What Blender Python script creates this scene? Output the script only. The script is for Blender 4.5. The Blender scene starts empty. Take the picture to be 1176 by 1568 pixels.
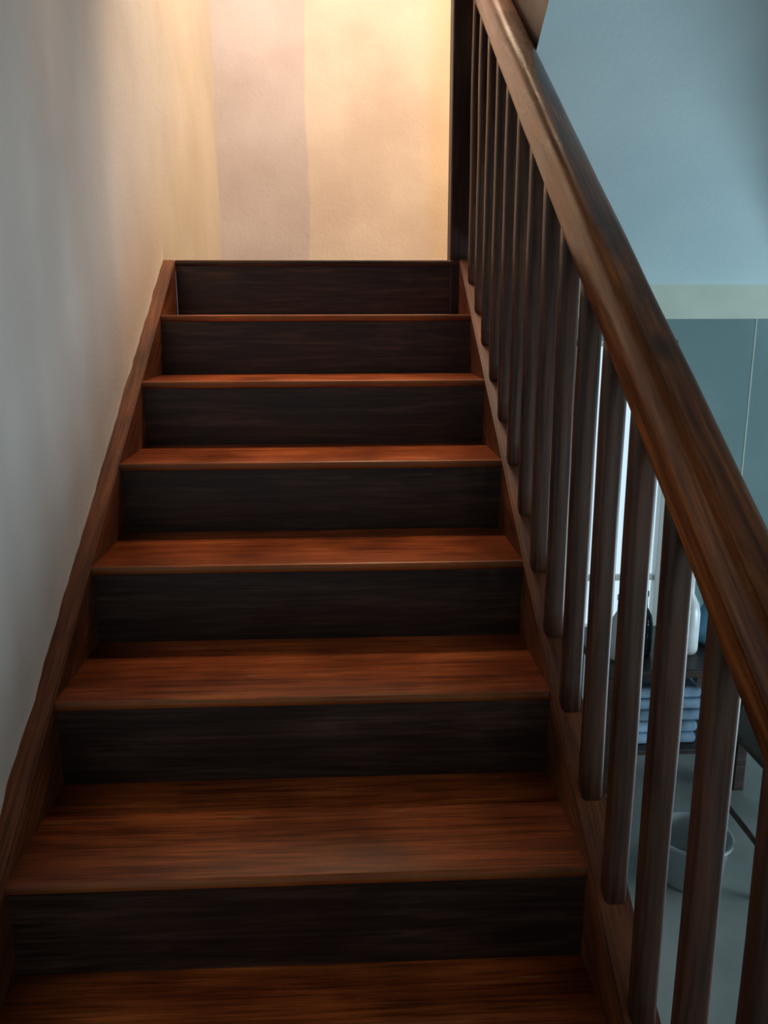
import bpy, bmesh, math, random
from mathutils import Matrix, Vector, noise
random.seed(4)
scn=bpy.context.scene
try:
    scn.view_settings.view_transform='Standard'; scn.view_settings.look='None'
except Exception: pass
H=.1691; G=.2746; SL=H/G; ANG=math.atan2(H,G)
FLOOR=-H*5; LZ=6*H; LY=6*G
YB=3.0
def link(o,parent=None):
    bpy.context.collection.objects.link(o)
    if parent: o.parent=parent
    return o
def empty(n):
    e=bpy.data.objects.new(n,None); e.empty_display_size=.1; return link(e)
def smooth(o):
    for p in o.data.polygons: p.use_smooth=True
def from_bm(n,bm,mat,parent=None,sm=False):
    bmesh.ops.recalc_face_normals(bm,faces=bm.faces)
    m=bpy.data.meshes.new(n); bm.to_mesh(m); bm.free()
    o=bpy.data.objects.new(n,m)
    if mat: m.materials.append(mat)
    if sm: smooth(o)
    return link(o,parent)
def addbox(bm,a,b,bev=0,seg=2):
    t=bmesh.new(); bmesh.ops.create_cube(t,size=1)
    for v in t.verts:
        v.co=Vector([(a[i]+b[i])/2+v.co[i]*(b[i]-a[i]) for i in range(3)])
    if bev: bmesh.ops.bevel(t,geom=t.edges[:],offset=bev,segments=seg,affect='EDGES',profile=.5)
    m=bpy.data.meshes.new('t'); t.to_mesh(m); t.free(); bm.from_mesh(m); bpy.data.meshes.remove(m)
def box(n,a,b,mat,parent=None,bev=0,seg=2):
    bm=bmesh.new(); addbox(bm,a,b,bev,seg); return from_bm(n,bm,mat,parent)
def prism(n,prof,axis,a,b,mat,parent=None,bev=0):
    bm=bmesh.new()
    def P(p,t):
        return (t,p[0],p[1]) if axis=='X' else ((p[0],t,p[1]) if axis=='Y' else (p[0],p[1],t))
    A=[bm.verts.new(P(p,a)) for p in prof]; B=[bm.verts.new(P(p,b)) for p in prof]
    n_=len(prof)
    bm.faces.new(A); bm.faces.new(B[::-1])
    for i in range(n_): bm.faces.new((A[i],A[(i+1)%n_],B[(i+1)%n_],B[i]))
    if bev: bmesh.ops.bevel(bm,geom=bm.edges[:],offset=bev,segments=2,affect='EDGES')
    return from_bm(n,bm,mat,parent)
# ---------- materials
def newmat(n):
    m=bpy.data.materials.new(n); m.use_nodes=True
    nt=m.node_tree; return m,nt,nt.nodes['Principled BSDF']
def N(nt,t,**k):
    n=nt.nodes.new(t)
    for a,b in k.items(): setattr(n,a,b)
    return n
def ramp(nt,fac,stops):
    r=N(nt,'ShaderNodeValToRGB'); e=r.color_ramp.elements
    while len(e)<len(stops): e.new(.5)
    for i,(p,c) in enumerate(stops): e[i].position=p; e[i].color=(*c,1)
    nt.links.new(fac,r.inputs[0]); return r.outputs[0]
def mult(nt,a,b,f=1):
    m2=N(nt,'ShaderNodeMix',data_type='RGBA',blend_type='MULTIPLY'); m2.inputs[0].default_value=f
    nt.links.new(a,m2.inputs[6]); nt.links.new(b,m2.inputs[7]); return m2.outputs[2]
def wood(n,dark,mid,light,axis=0,rough=.33,scale=1,bump=.15,knots=False,coat=0.,worn=None,blotch=.9,fine=.8):
    m,nt,p=newmat(n); L=nt.links.new
    tc=N(nt,'ShaderNodeTexCoord'); oi=N(nt,'ShaderNodeObjectInfo')
    off=N(nt,'ShaderNodeVectorMath',operation='MULTIPLY_ADD'); 
    cb=N(nt,'ShaderNodeCombineXYZ')
    for i in range(3): L(oi.outputs['Random'],cb.inputs[i])
    off.inputs[1].default_value=(13,7,9); L(cb.outputs[0],off.inputs[0]); L(tc.outputs['Object'],off.inputs[2])
    src=off.outputs[0]
    mp=N(nt,'ShaderNodeMapping')
    s=[24*scale]*3; s[axis]=1.7*scale; mp.inputs['Scale'].default_value=s
    L(src,mp.inputs[0])
    a=N(nt,'ShaderNodeTexNoise'); a.inputs['Scale'].default_value=1.6; a.inputs['Detail'].default_value=8; a.inputs['Roughness'].default_value=.7; a.inputs['Distortion'].default_value=.8
    L(mp.outputs[0],a.inputs['Vector'])
    col=ramp(nt,a.outputs[0],[(.32,dark),(.5,mid),(.68,light)])
    b=N(nt,'ShaderNodeTexNoise'); b.inputs['Scale'].default_value=5; b.inputs['Detail'].default_value=5
    L(src,b.inputs['Vector'])
    v=ramp(nt,b.outputs[0],[(.34,(.5,.47,.45)),(.62,(1.2,1.15,1.1))])
    out=mult(nt,col,v,blotch)
    mp2=N(nt,'ShaderNodeMapping'); s2=[150]*3; s2[axis]=5; mp2.inputs['Scale'].default_value=s2; L(src,mp2.inputs[0])
    c=N(nt,'ShaderNodeTexNoise'); c.inputs['Scale'].default_value=1.3; c.inputs['Detail'].default_value=3; L(mp2.outputs[0],c.inputs['Vector'])
    out=mult(nt,out,ramp(nt,c.outputs[0],[(.36,(.45,.42,.4)),(.5,(1,1,1)),(.68,(1.3,1.25,1.2))]),fine)
    if knots:
        mk=N(nt,'ShaderNodeMapping'); sk=[7,7,7]; sk[axis]=2.3; mk.inputs['Scale'].default_value=sk
        L(src,mk.inputs[0])
        vo=N(nt,'ShaderNodeTexVoronoi'); vo.inputs['Scale'].default_value=1.1; L(mk.outputs[0],vo.inputs['Vector'])
        out=mult(nt,out,ramp(nt,vo.outputs['Distance'],[(.07,(.12,.1,.08)),(.15,(1,1,1))]))
    if worn:
        ms=N(nt,'ShaderNodeMapping'); ms.inputs['Scale'].default_value=(9,60,60); ms.inputs['Rotation'].default_value=(0,0,.12); L(src,ms.inputs[0])
        vs=N(nt,'ShaderNodeTexVoronoi'); vs.inputs['Scale'].default_value=.55; L(ms.outputs[0],vs.inputs['Vector'])
        sf=ramp(nt,vs.outputs['Distance'],[(.06,(1,1,1)),(.13,(0,0,0))])
        lt=mult(nt,sf,ramp(nt,b.outputs[0],[(.5,(0,0,0)),(.6,(.8,.8,.8))]))
        mz=N(nt,'ShaderNodeMix',data_type='RGBA'); L(lt,mz.inputs[0]); L(out,mz.inputs[6]); mz.inputs[7].default_value=(.6,.3,.12,1); out=mz.outputs[2]
        sx=N(nt,'ShaderNodeSeparateXYZ'); L(tc.outputs['Generated'],sx.inputs[0])
        nz=N(nt,'ShaderNodeMath',operation='MULTIPLY_ADD'); nz.inputs[1].default_value=.06; L(c.outputs[0],nz.inputs[0]); L(sx.outputs[1],nz.inputs[2])
        fac=ramp(nt,nz.outputs[0],[(.028,(.8,.8,.8)),(.045,(0,0,0))])
        mx=N(nt,'ShaderNodeMix',data_type='RGBA'); L(fac,mx.inputs[0]); L(out,mx.inputs[6]); mx.inputs[7].default_value=(*worn,1)
        out=mx.outputs[2]
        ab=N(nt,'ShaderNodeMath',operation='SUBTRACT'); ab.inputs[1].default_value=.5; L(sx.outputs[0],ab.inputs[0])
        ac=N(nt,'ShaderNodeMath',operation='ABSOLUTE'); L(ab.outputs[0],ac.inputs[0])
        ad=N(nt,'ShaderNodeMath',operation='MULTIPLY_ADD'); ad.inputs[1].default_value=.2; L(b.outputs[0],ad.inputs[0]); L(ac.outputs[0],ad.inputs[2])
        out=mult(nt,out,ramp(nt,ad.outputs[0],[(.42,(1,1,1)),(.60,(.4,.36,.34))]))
    L(out,p.inputs['Base Color'])
    rr=N(nt,'ShaderNodeMapRange'); rr.inputs[3].default_value=rough-.1; rr.inputs[4].default_value=rough+.2
    L(b.outputs[0],rr.inputs[0]); L(rr.outputs[0],p.inputs['Roughness'])
    bp=N(nt,'ShaderNodeBump'); bp.inputs['Strength'].default_value=bump; bp.inputs['Distance'].default_value=.004
    L(a.outputs[0],bp.inputs['Height']); L(bp.outputs[0],p.inputs['Normal'])
    p.inputs['Coat Weight'].default_value=coat; p.inputs['Coat Roughness'].default_value=.15
    return m
def plaster(n,c1,c2,rough=.85,bump=.25,sc=2.2,fine=60,bands=()):
    m,nt,p=newmat(n); L=nt.links.new
    tc=N(nt,'ShaderNodeTexCoord')
    a=N(nt,'ShaderNodeTexNoise'); a.inputs['Scale'].default_value=sc; a.inputs['Detail'].default_value=6
    L(tc.outputs['Object'],a.inputs['Vector'])
    col=ramp(nt,a.outputs[0],[(.35,c1),(.62,c2)])
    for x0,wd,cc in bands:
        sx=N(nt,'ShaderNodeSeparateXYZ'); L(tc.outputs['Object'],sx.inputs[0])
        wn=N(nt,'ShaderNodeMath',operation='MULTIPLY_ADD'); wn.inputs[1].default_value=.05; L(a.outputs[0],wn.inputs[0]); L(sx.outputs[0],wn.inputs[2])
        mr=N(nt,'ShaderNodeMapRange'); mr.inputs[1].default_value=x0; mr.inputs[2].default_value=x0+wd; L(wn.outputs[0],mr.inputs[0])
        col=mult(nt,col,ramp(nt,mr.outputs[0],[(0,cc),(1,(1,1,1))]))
    L(col,p.inputs['Base Color']); p.inputs['Roughness'].default_value=rough
    f=N(nt,'ShaderNodeTexNoise'); f.inputs['Scale'].default_value=fine; f.inputs['Detail'].default_value=4
    L(tc.outputs['Object'],f.inputs['Vector'])
    ad=N(nt,'ShaderNodeMath',operation='MULTIPLY_ADD'); ad.inputs[1].default_value=5; L(a.outputs[0],ad.inputs[0]); L(f.outputs[0],ad.inputs[2])
    bp=N(nt,'ShaderNodeBump'); bp.inputs['Strength'].default_value=bump; bp.inputs['Distance'].default_value=.006
    L(ad.outputs[0],bp.inputs['Height']); L(bp.outputs[0],p.inputs['Normal'])
    return m
def plain(n,c,rough=.5,metal=0,var=.15):
    m,nt,p=newmat(n); L=nt.links.new
    a=N(nt,'ShaderNodeTexNoise'); a.inputs['Scale'].default_value=9
    tc=N(nt,'ShaderNodeTexCoord'); L(tc.outputs['Object'],a.inputs['Vector'])
    L(ramp(nt,a.outputs[0],[(.3,tuple(x*(1-var) for x in c)),(.7,tuple(min(1,x*(1+var)) for x in c))]),p.inputs['Base Color'])
    p.inputs['Roughness'].default_value=rough; p.inputs['Metallic'].default_value=metal
    return m
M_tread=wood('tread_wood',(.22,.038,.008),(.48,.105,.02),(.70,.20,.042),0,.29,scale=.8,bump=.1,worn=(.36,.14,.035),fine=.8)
M_edge=wood('landing_edge_wood',(.03,.015,.01),(.06,.03,.018),(.12,.07,.04),0,.4,bump=.1)
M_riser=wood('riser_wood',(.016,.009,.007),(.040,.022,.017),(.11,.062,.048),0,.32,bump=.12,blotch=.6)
M_string=wood('string_wood',(.08,.022,.008),(.17,.052,.016),(.26,.09,.03),0,.42)
M_rail=wood('rail_wood',(.08,.023,.006),(.19,.058,.015),(.36,.13,.036),0,.24,scale=.8,bump=.12,knots=True)
M_bal=wood('baluster_wood',(.034,.014,.009),(.072,.031,.02),(.12,.056,.036),2,.36,bump=.12,blotch=.6)
M_dark=wood('dark_newel_wood',(.012,.006,.005),(.028,.013,.01),(.05,.024,.016),2,.4)
M_left=plaster('left_wall_plaster',(.69,.66,.62),(.79,.76,.72),bump=.15,sc=2,fine=90)
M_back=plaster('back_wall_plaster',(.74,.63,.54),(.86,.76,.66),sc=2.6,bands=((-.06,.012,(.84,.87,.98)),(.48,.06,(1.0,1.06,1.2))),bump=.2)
M_soff=plaster('soffit_paint',(.52,.70,.76),(.58,.76,.81),rough=.7,bump=.1)
M_trim=plain('pale_trim_paint',(.66,.76,.66),.6,var=.05)
M_teal=plaster('teal_wall_paint',(.25,.38,.40),(.30,.43,.45),rough=.8,bump=.15)
M_white=plaster('white_paint',(.7,.7,.68),(.78,.78,.76))
M_floor=plaster('screed_floor',(.18,.22,.21),(.32,.36,.35),rough=.4,bump=.05)
# ---------- lower flight
st=empty('staircase')
for n in range(0,11):
    Y=(6-n)*G; Z=(6-n)*H
    back=Y+G+.012+.01 if n else Y+.12
    t=.018; pr=[(back,Z),(back,Z-t)]
    for k in range(7):
        a=-math.pi/2-math.pi*k/6; pr.append((Y+t/2*.6+t/2*.6*math.cos(a), Z-t/2+t/2*math.sin(a)))
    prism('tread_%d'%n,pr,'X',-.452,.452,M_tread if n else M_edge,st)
    z0=Z-H if n<10 else FLOOR
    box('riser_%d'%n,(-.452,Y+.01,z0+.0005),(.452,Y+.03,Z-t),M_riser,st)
def slopemember(n,x0,x1,ya,yb,h0,h1,mat,parent,ends='plumb',bev=.003,sgn=1,zoff=0,yref=0):
    o=prism(n,[(ya,sgn*(ya-yref)*SL+zoff+h0),(yb,sgn*(yb-yref)*SL+zoff+h0),(yb,sgn*(yb-yref)*SL+zoff+h1),(ya,sgn*(ya-yref)*SL+zoff+h1)],'X',x0,x1,mat,parent,bev)
    R=Matrix.Rotation(sgn*ANG,4,'X')@Matrix.Rotation(math.pi/2,4,'Z')
    o.data.transform(R.inverted()); o.matrix_basis=R
    return o
yend=-4*G-.06
slopemember('string_wall_side',-.495,-.45,yend,LY-.005,-.27,.004,M_string,st)
slopemember('string_outer',.45,.505,yend,LY-.0,-.27,.004,M_string,st)
# ---------- railing
rl=empty('stair_railing')
XC=.4795
RH=.785; RS=.03
def hc(y): return y*SL+RH+RS*y
for k in range(-11,9):
    yy=.392+.142*k
    if yy<-1.25 or yy>1.6: continue
    s=.0175; bm=bmesh.new(); ring=[]
    z0,z1=yy*SL-.008,hc(yy)-.02
    nz=14
    for j in range(nz+1):
        z=z0+(z1-z0)*j/nz
        row=[]
        for i in range(24):
            a=2*math.pi*i/24; c,sn=math.cos(a),math.sin(a); e=2/4.
            wob=1+.05*noise.noise(Vector((k*3.1,z*5,0)))
            row.append(bm.verts.new((XC+s*wob*math.copysign(abs(c)**e,c)+.0015*noise.noise(Vector((k,z*3,9))),yy+s*wob*math.copysign(abs(sn)**e,sn),z)))
        ring.append(row)
    for j in range(nz):
        for i in range(24): bm.faces.new((ring[j][i],ring[j][(i+1)%24],ring[j+1][(i+1)%24],ring[j+1][i]))
    bm.faces.new(ring[0]); bm.faces.new(ring[-1])
    from_bm('baluster_%d'%(k+12),bm,M_bal,rl,True)
prof=[]
W=.0385;Hh=.039
for i in range(48):
    a=2*math.pi*i/48; c,s=math.cos(a),math.sin(a)
    e=2/2.5 if s>=0 else 2/5.
    prof.append((W*math.copysign(abs(c)**e,c), Hh*math.copysign(abs(s)**e,s)))
bm=bmesh.new(); rings=[]
ya,yb=-1.3,LY+.0
RANG=math.atan(SL+RS)
L=(yb-ya)/math.cos(RANG); NS=90
for j in range(NS+1):
    u=-.5*L+L*j/NS
    rings.append([bm.verts.new((u,-p[0]*(1+.03*noise.noise(Vector((u*5,0,0)))),p[1]*(1+.03*noise.noise(Vector((u*5,5,0)))))) for p in prof])
for j in range(NS):
    for i in range(48):
        bm.faces.new((rings[j][i],rings[j][(i+1)%48],rings[j+1][(i+1)%48],rings[j+1][i]))
bm.faces.new(rings[0]); bm.faces.new(rings[-1])
hr=from_bm('handrail',bm,M_rail,rl,True)
ym=(ya+yb)/2
hr.matrix_basis=Matrix.Translation((.492,ym,hc(ym)))@Matrix.Rotation(-.002,4,'Z')@Matrix.Rotation(RANG,4,'X')@Matrix.Rotation(math.pi/2,4,'Z')
def newel(n,x,y,z0,z1,s=.082):
    bm=bmesh.new()
    addbox(bm,(x-s/2,y-s/2,z0),(x+s/2,y+s/2,z1),.005)
    addbox(bm,(x-s/2-.012,y-s/2-.012,z1),(x+s/2+.012,y+s/2+.012,z1+.025),.006)
    bmesh.ops.create_uvsphere(bm,u_segments=24,v_segments=12,radius=.042,matrix=Matrix.Translation((x,y,z1+.058)))
    return from_bm(n,bm,M_dark,rl)
newel('newel_top',.462,LY+.045,LZ-.30,2.1)
newel('newel_bottom',.482,-1.34,FLOOR,FLOOR+1.15)
# ---------- landing and upper flight
ld=empty('stair_landing')
box('landing_boards',(-.49,LY+.09,LZ-.024),(1.62,YB,LZ),M_edge,ld)
BY=1.79
box('landing_underside',(-.45,BY+.06,.83),(1.62,YB,.85),M_white,ld)
box('landing_beam',(.51,BY,.828),(1.62,BY+.06,.985),M_trim,ld)
uf=empty('staircase')
def S(y): return .942+.62*(BY-y)
prism('soffit',[(BY+.002,S(BY)),(BY+.002,S(BY)+.03),(-.6,S(-.6)+.03),(-.6,S(-.6))],'X',.5331,1.62,M_soff,uf)
prism('string',[(BY,S(BY)+.001),(BY,S(BY)+.52),(-.6,S(-.6)+.52),(-.6,S(-.6)+.001)],'X',.533,.55,M_dark,uf)
for i in range(9):
    y=LY+.1-i*.255; z=LZ+.158*(i+1)
    box('tread_%d'%i,(.55,y-.27,z-.024),(1.615,y+.015,z),M_edge,uf,bev=.004)
    box('riser_%d'%i,(.55,y-.015,z-.158),(1.615,y,z-.024),M_riser,uf)
slopemember('handrail',.50,.565,-.6,LY+.02,.82,.88,M_rail,uf,sgn=-1,zoff=LZ+.1,yref=LY)
# ---------- shell
ZC=3.5; YF=-3.0; XRW=3.3
bm=bmesh.new(); cols=[]
NY=260
for i in range(NY+1):
    y=YF+(YB-YF)*i/NY
    base=min(LZ,y*SL) if y>yend else FLOOR
    w=.0035+.006*noise.noise(Vector((y*9,1,0)))+.003*noise.noise(Vector((y*31,4,0)))
    dz=.008*noise.noise(Vector((y*14,7,3)))
    if y>LY or y<yend: w=0
    b=max(base,FLOOR)
    cols.append([bm.verts.new((-.49,y,FLOOR-.05)),bm.verts.new((-.4905+w,y,b-.01+0)),bm.verts.new((-.49+w,y,b+.006+dz)),bm.verts.new((-.49+w*.5,y,b+.018+dz)),bm.verts.new((-.49,y,b+.05)),bm.verts.new((-.49,y,ZC))])
for i in range(NY):
    for j in range(5): bm.faces.new((cols[i][j],cols[i][j+1],cols[i+1][j+1],cols[i+1][j]))
wl=from_bm('wall_left',bm,M_left)
DX0,DX1,DZ0,DZ1=1.2,1.72,-.80,.72
wb=box('wall_back',(-.6,YB,.84),(1.7,YB+.12,ZC),M_back)
bm=bmesh.new()
addbox(bm,(-.6,YB,FLOOR-.05),(DX0,YB+.12,.84)); addbox(bm,(DX1,YB,FLOOR-.05),(XRW+.1,YB+.12,.84))
addbox(bm,(DX0,YB,FLOOR-.05),(DX1,YB+.12,DZ0)); addbox(bm,(DX0,YB,DZ1),(DX1,YB+.12,.84)); addbox(bm,(1.7,YB,.84),(XRW+.1,YB+.12,ZC))
from_bm('wall_back_lower',bm,M_teal)
bm=bmesh.new(); f=.03
for a,b in (((DX0,YB-.01,DZ0),(DX0+f,YB+.05,DZ1)),((DX1-f,YB-.01,DZ0),(DX1,YB+.05,DZ1)),((DX0,YB-.01,DZ1-f),(DX1,YB+.05,DZ1)),((DX0,YB-.01,DZ0),(DX1,YB+.05,DZ0+f)),((DX0+f,YB+.01,-.52),(DX1-f,YB+.04,-.49))):
    addbox(bm,a,b,.003)
from_bm('window_1',bm,M_white)
box('wall_stairwell',(1.62,-.6,.93),(1.7,YB,ZC),M_soff)
box('light_blocker_slab',(-.6,YF,2.30),(.44,1.45,2.5),M_edge)  # added unseen slab: keeps upstairs light off lower treads, dark to cut bounce
box('wall_right',(XRW,YF,FLOOR-.05),(XRW+.1,YB,ZC),M_white)
box('wall_front',(-.6,YF-.1,FLOOR-.05),(XRW+.1,YF,ZC),M_white)
box('floor',(-.6,YF,FLOOR-.05),(XRW+.1,YB+.1,FLOOR),M_floor)
box('ceiling',(-.6,YF,ZC),(XRW+.1,YB+.1,ZC+.1),M_white)
box('trim_1',(2.10,YB-.004,FLOOR),(2.107,YB,.84),M_trim)
# ---------- things in the lower room
def lathe(n,pr,mat,parent,loc,seg=28):
    bm=bmesh.new(); R=[]
    for r,z in pr: R.append([bm.verts.new((loc[0]+max(r,.0005)*math.cos(2*math.pi*i/seg),loc[1]+max(r,.0005)*math.sin(2*math.pi*i/seg),loc[2]+z)) for i in range(seg)])
    for j in range(len(R)-1):
        for i in range(seg): bm.faces.new((R[j][i],R[j][(i+1)%seg],R[j+1][(i+1)%seg],R[j+1][i]))
    bm.faces.new(R[0]); bm.faces.new(R[-1])
    return from_bm(n,bm,mat,parent,True)
M_tab=wood('table_wood',(.02,.014,.012),(.04,.027,.022),(.07,.05,.04),0,.4)
tb=empty('side_table'); tx,ty=1.24,1.75; tz=FLOOR+.48
box('top',(tx-.28,ty-.22,tz-.03),(tx+.28,ty+.22,tz),M_tab,tb,bev=.006)
box('shelf',(tx-.25,ty-.19,FLOOR+.14),(tx+.25,ty+.19,FLOOR+.16),M_tab,tb,bev=.003)
for i,(sx,sy) in enumerate(((-1,-1),(1,-1),(-1,1),(1,1))):
    cx,cy=tx+sx*.25,ty+sy*.19
    box('leg_%d'%i,(cx-.02,cy-.02,FLOOR),(cx+.02,cy+.02,tz-.03),M_tab,tb,bev=.004)
bt=[(.03,0),(.034,.01),(.034,.12),(.028,.15),(.012,.18),(.011,.22),(.014,.222),(.014,.24)]
M_b1=plain('white_plastic',(.75,.82,.84),.3); M_b2=plain('dark_glass',(.02,.03,.035),.1); M_b3=plain('blue_plastic',(.1,.28,.42),.35)
lathe('bottle',bt,M_b1,None,(tx-.19,ty-.1,tz)); lathe('bottle.001',bt,M_b2,None,(tx-.09,ty-.06,tz)); lathe('bottle.002',bt,M_b3,None,(tx+.0,ty-.12,tz)); lathe('bottle.003',[(r*1.2,z*1.25) for r,z in bt],M_b1,None,(tx+.08,ty-.05,tz))
lathe('vase',[(.03,0),(.055,.03),(.06,.08),(.04,.13),(.025,.16),(.035,.19)],M_b3,None,(tx+.19,ty+.02,tz))
bm=bmesh.new()
for i in range(5): addbox(bm,(tx-.2+.02*random.random(),ty-.15,FLOOR+.16+i*.045),(tx+.1+.06*random.random(),ty+.12,FLOOR+.2+i*.045),.016,3)
from_bm('folded_towels',bm,plain('towel_cloth',(.2,.32,.44),.9,var=.8),tb)
M_ch=wood('chair_wood',(.03,.02,.016),(.06,.038,.03),(.1,.065,.05),2,.4)
def rod(bm,p0,p1,r0,r1):
    p0=Vector(p0);p1=Vector(p1); d=p1-p0
    t=bmesh.new(); bmesh.ops.create_cone(t,cap_ends=True,segments=14,radius1=r0,radius2=r1,depth=d.length)
    bmesh.ops.transform(t,matrix=Matrix.Translation((p0+p1)/2)@d.to_track_quat('Z','Y').to_matrix().to_4x4(),verts=t.verts)
    m=bpy.data.meshes.new('t'); t.to_mesh(m); t.free(); bm.from_mesh(m); bpy.data.meshes.remove(m)
ch=empty('wooden_chair'); cx,cy=1.46,1.15; sz=FLOOR+.43
box('seat',(cx-.19,cy-.19,sz-.025),(cx+.19,cy+.19,sz),M_ch,ch,bev=.009,seg=3)
bm=bmesh.new()
for sx in(-1,1):
    rod(bm,(cx+sx*.18,cy-.18,FLOOR),(cx+sx*.16,cy-.16,sz-.02),.013,.018)
    rod(bm,(cx+sx*.18,cy+.19,FLOOR),(cx+sx*.16,cy+.165,sz),.013,.018)
    rod(bm,(cx+sx*.16,cy+.165,sz),(cx+sx*.17,cy+.22,sz+.30),.018,.012)
    rod(bm,(cx+sx*.17,cy-.17,FLOOR+.15),(cx+sx*.17,cy+.18,FLOOR+.15),.009,.009)
from_bm('legs',bm,M_ch,ch,True)
bm=bmesh.new()
for z in (.16,.27): addbox(bm,(cx-.165,cy+.17+z*.12,sz+z-.03),(cx+.165,cy+.185+z*.12,sz+z+.02),.005)
from_bm('back_slats',bm,M_ch,ch)
jar=[(.035,0),(.042,.01),(.042,.08),(.034,.095),(.036,.097),(.036,.115),(.02,.118)]
lathe('storage_jar',jar,M_b1,None,(cx-.12,cy-.08,sz)); lathe('storage_jar.001',jar,plain('amber_glass',(.25,.14,.06),.2),None,(cx-.02,cy-.1,sz))
lb=[(.085,0),(.09,.01),(.11,.14),(.12,.145),(.118,.152),(.106,.15),(.084,.02),(.01,.018)]
lathe('plastic_bucket',lb,plain('bucket_plastic',(.3,.37,.39),.4),None,(1.12,1.08,FLOOR))
# ---------- lights
def area(n,loc,target,size,e,col,sy=None):
    l=bpy.data.lights.new(n,'AREA'); l.shape='RECTANGLE'; l.size=size; l.size_y=sy or size; l.energy=e; l.color=col
    o=bpy.data.objects.new(n,l); o.location=loc
    o.rotation_euler=(Vector(target)-Vector(loc)).to_track_quat('-Z','Y').to_euler(); return link(o)
def pt(n,loc,r,e,col):
    l=bpy.data.lights.new(n,'POINT'); l.shadow_soft_size=r; l.energy=e; l.color=col
    o=bpy.data.objects.new(n,l); o.location=loc; return link(o)
area('upstairs_ceiling_light',(.22,1.9,3.3),(-.1,2.0,1.0),.4,48,(1,.72,.5))
pt('landing_lamp',(1.22,2.3,1.8),.06,15,(1,.46,.09))
area('window_daylight',(XRW-.05,.35,-.3),(0.6,.5,.7),1.5,72,(.72,.9,1),.75)
area('front_fill_light',(1.3,YF+.1,.0),(-.45,1.0,1.4),1.0,7,(1,.92,.84),.6)  # added warm fill for left wall and risers; no window here
w=bpy.data.worlds.new('World'); scn.world=w; w.use_nodes=True
bg=w.node_tree.nodes['Background']; bg.inputs[0].default_value=(.66,.87,1,1); bg.inputs[1].default_value=1.0
# ---------- camera
cam=bpy.data.cameras.new('camera'); co=bpy.data.objects.new('camera',cam); link(co)
pitch,yaw,roll=.2312,.0463,-.0026
f=Vector((math.sin(yaw)*math.cos(pitch),math.cos(yaw)*math.cos(pitch),-math.sin(pitch)))
r=Vector((math.cos(yaw),-math.sin(yaw),0)); u=r.cross(f)
r2=r*math.cos(roll)+u*math.sin(roll); u2=-r*math.sin(roll)+u*math.cos(roll)
M=Matrix(((r2[0],u2[0],-f[0],.0778),(r2[1],u2[1],-f[1],-1.1372),(r2[2],u2[2],-f[2],.8456),(0,0,0,1)))
co.matrix_world=M
cam.sensor_fit='VERTICAL'; cam.sensor_height=24; cam.lens=24*1284.74/1568; cam.clip_start=.02
scn.camera=co
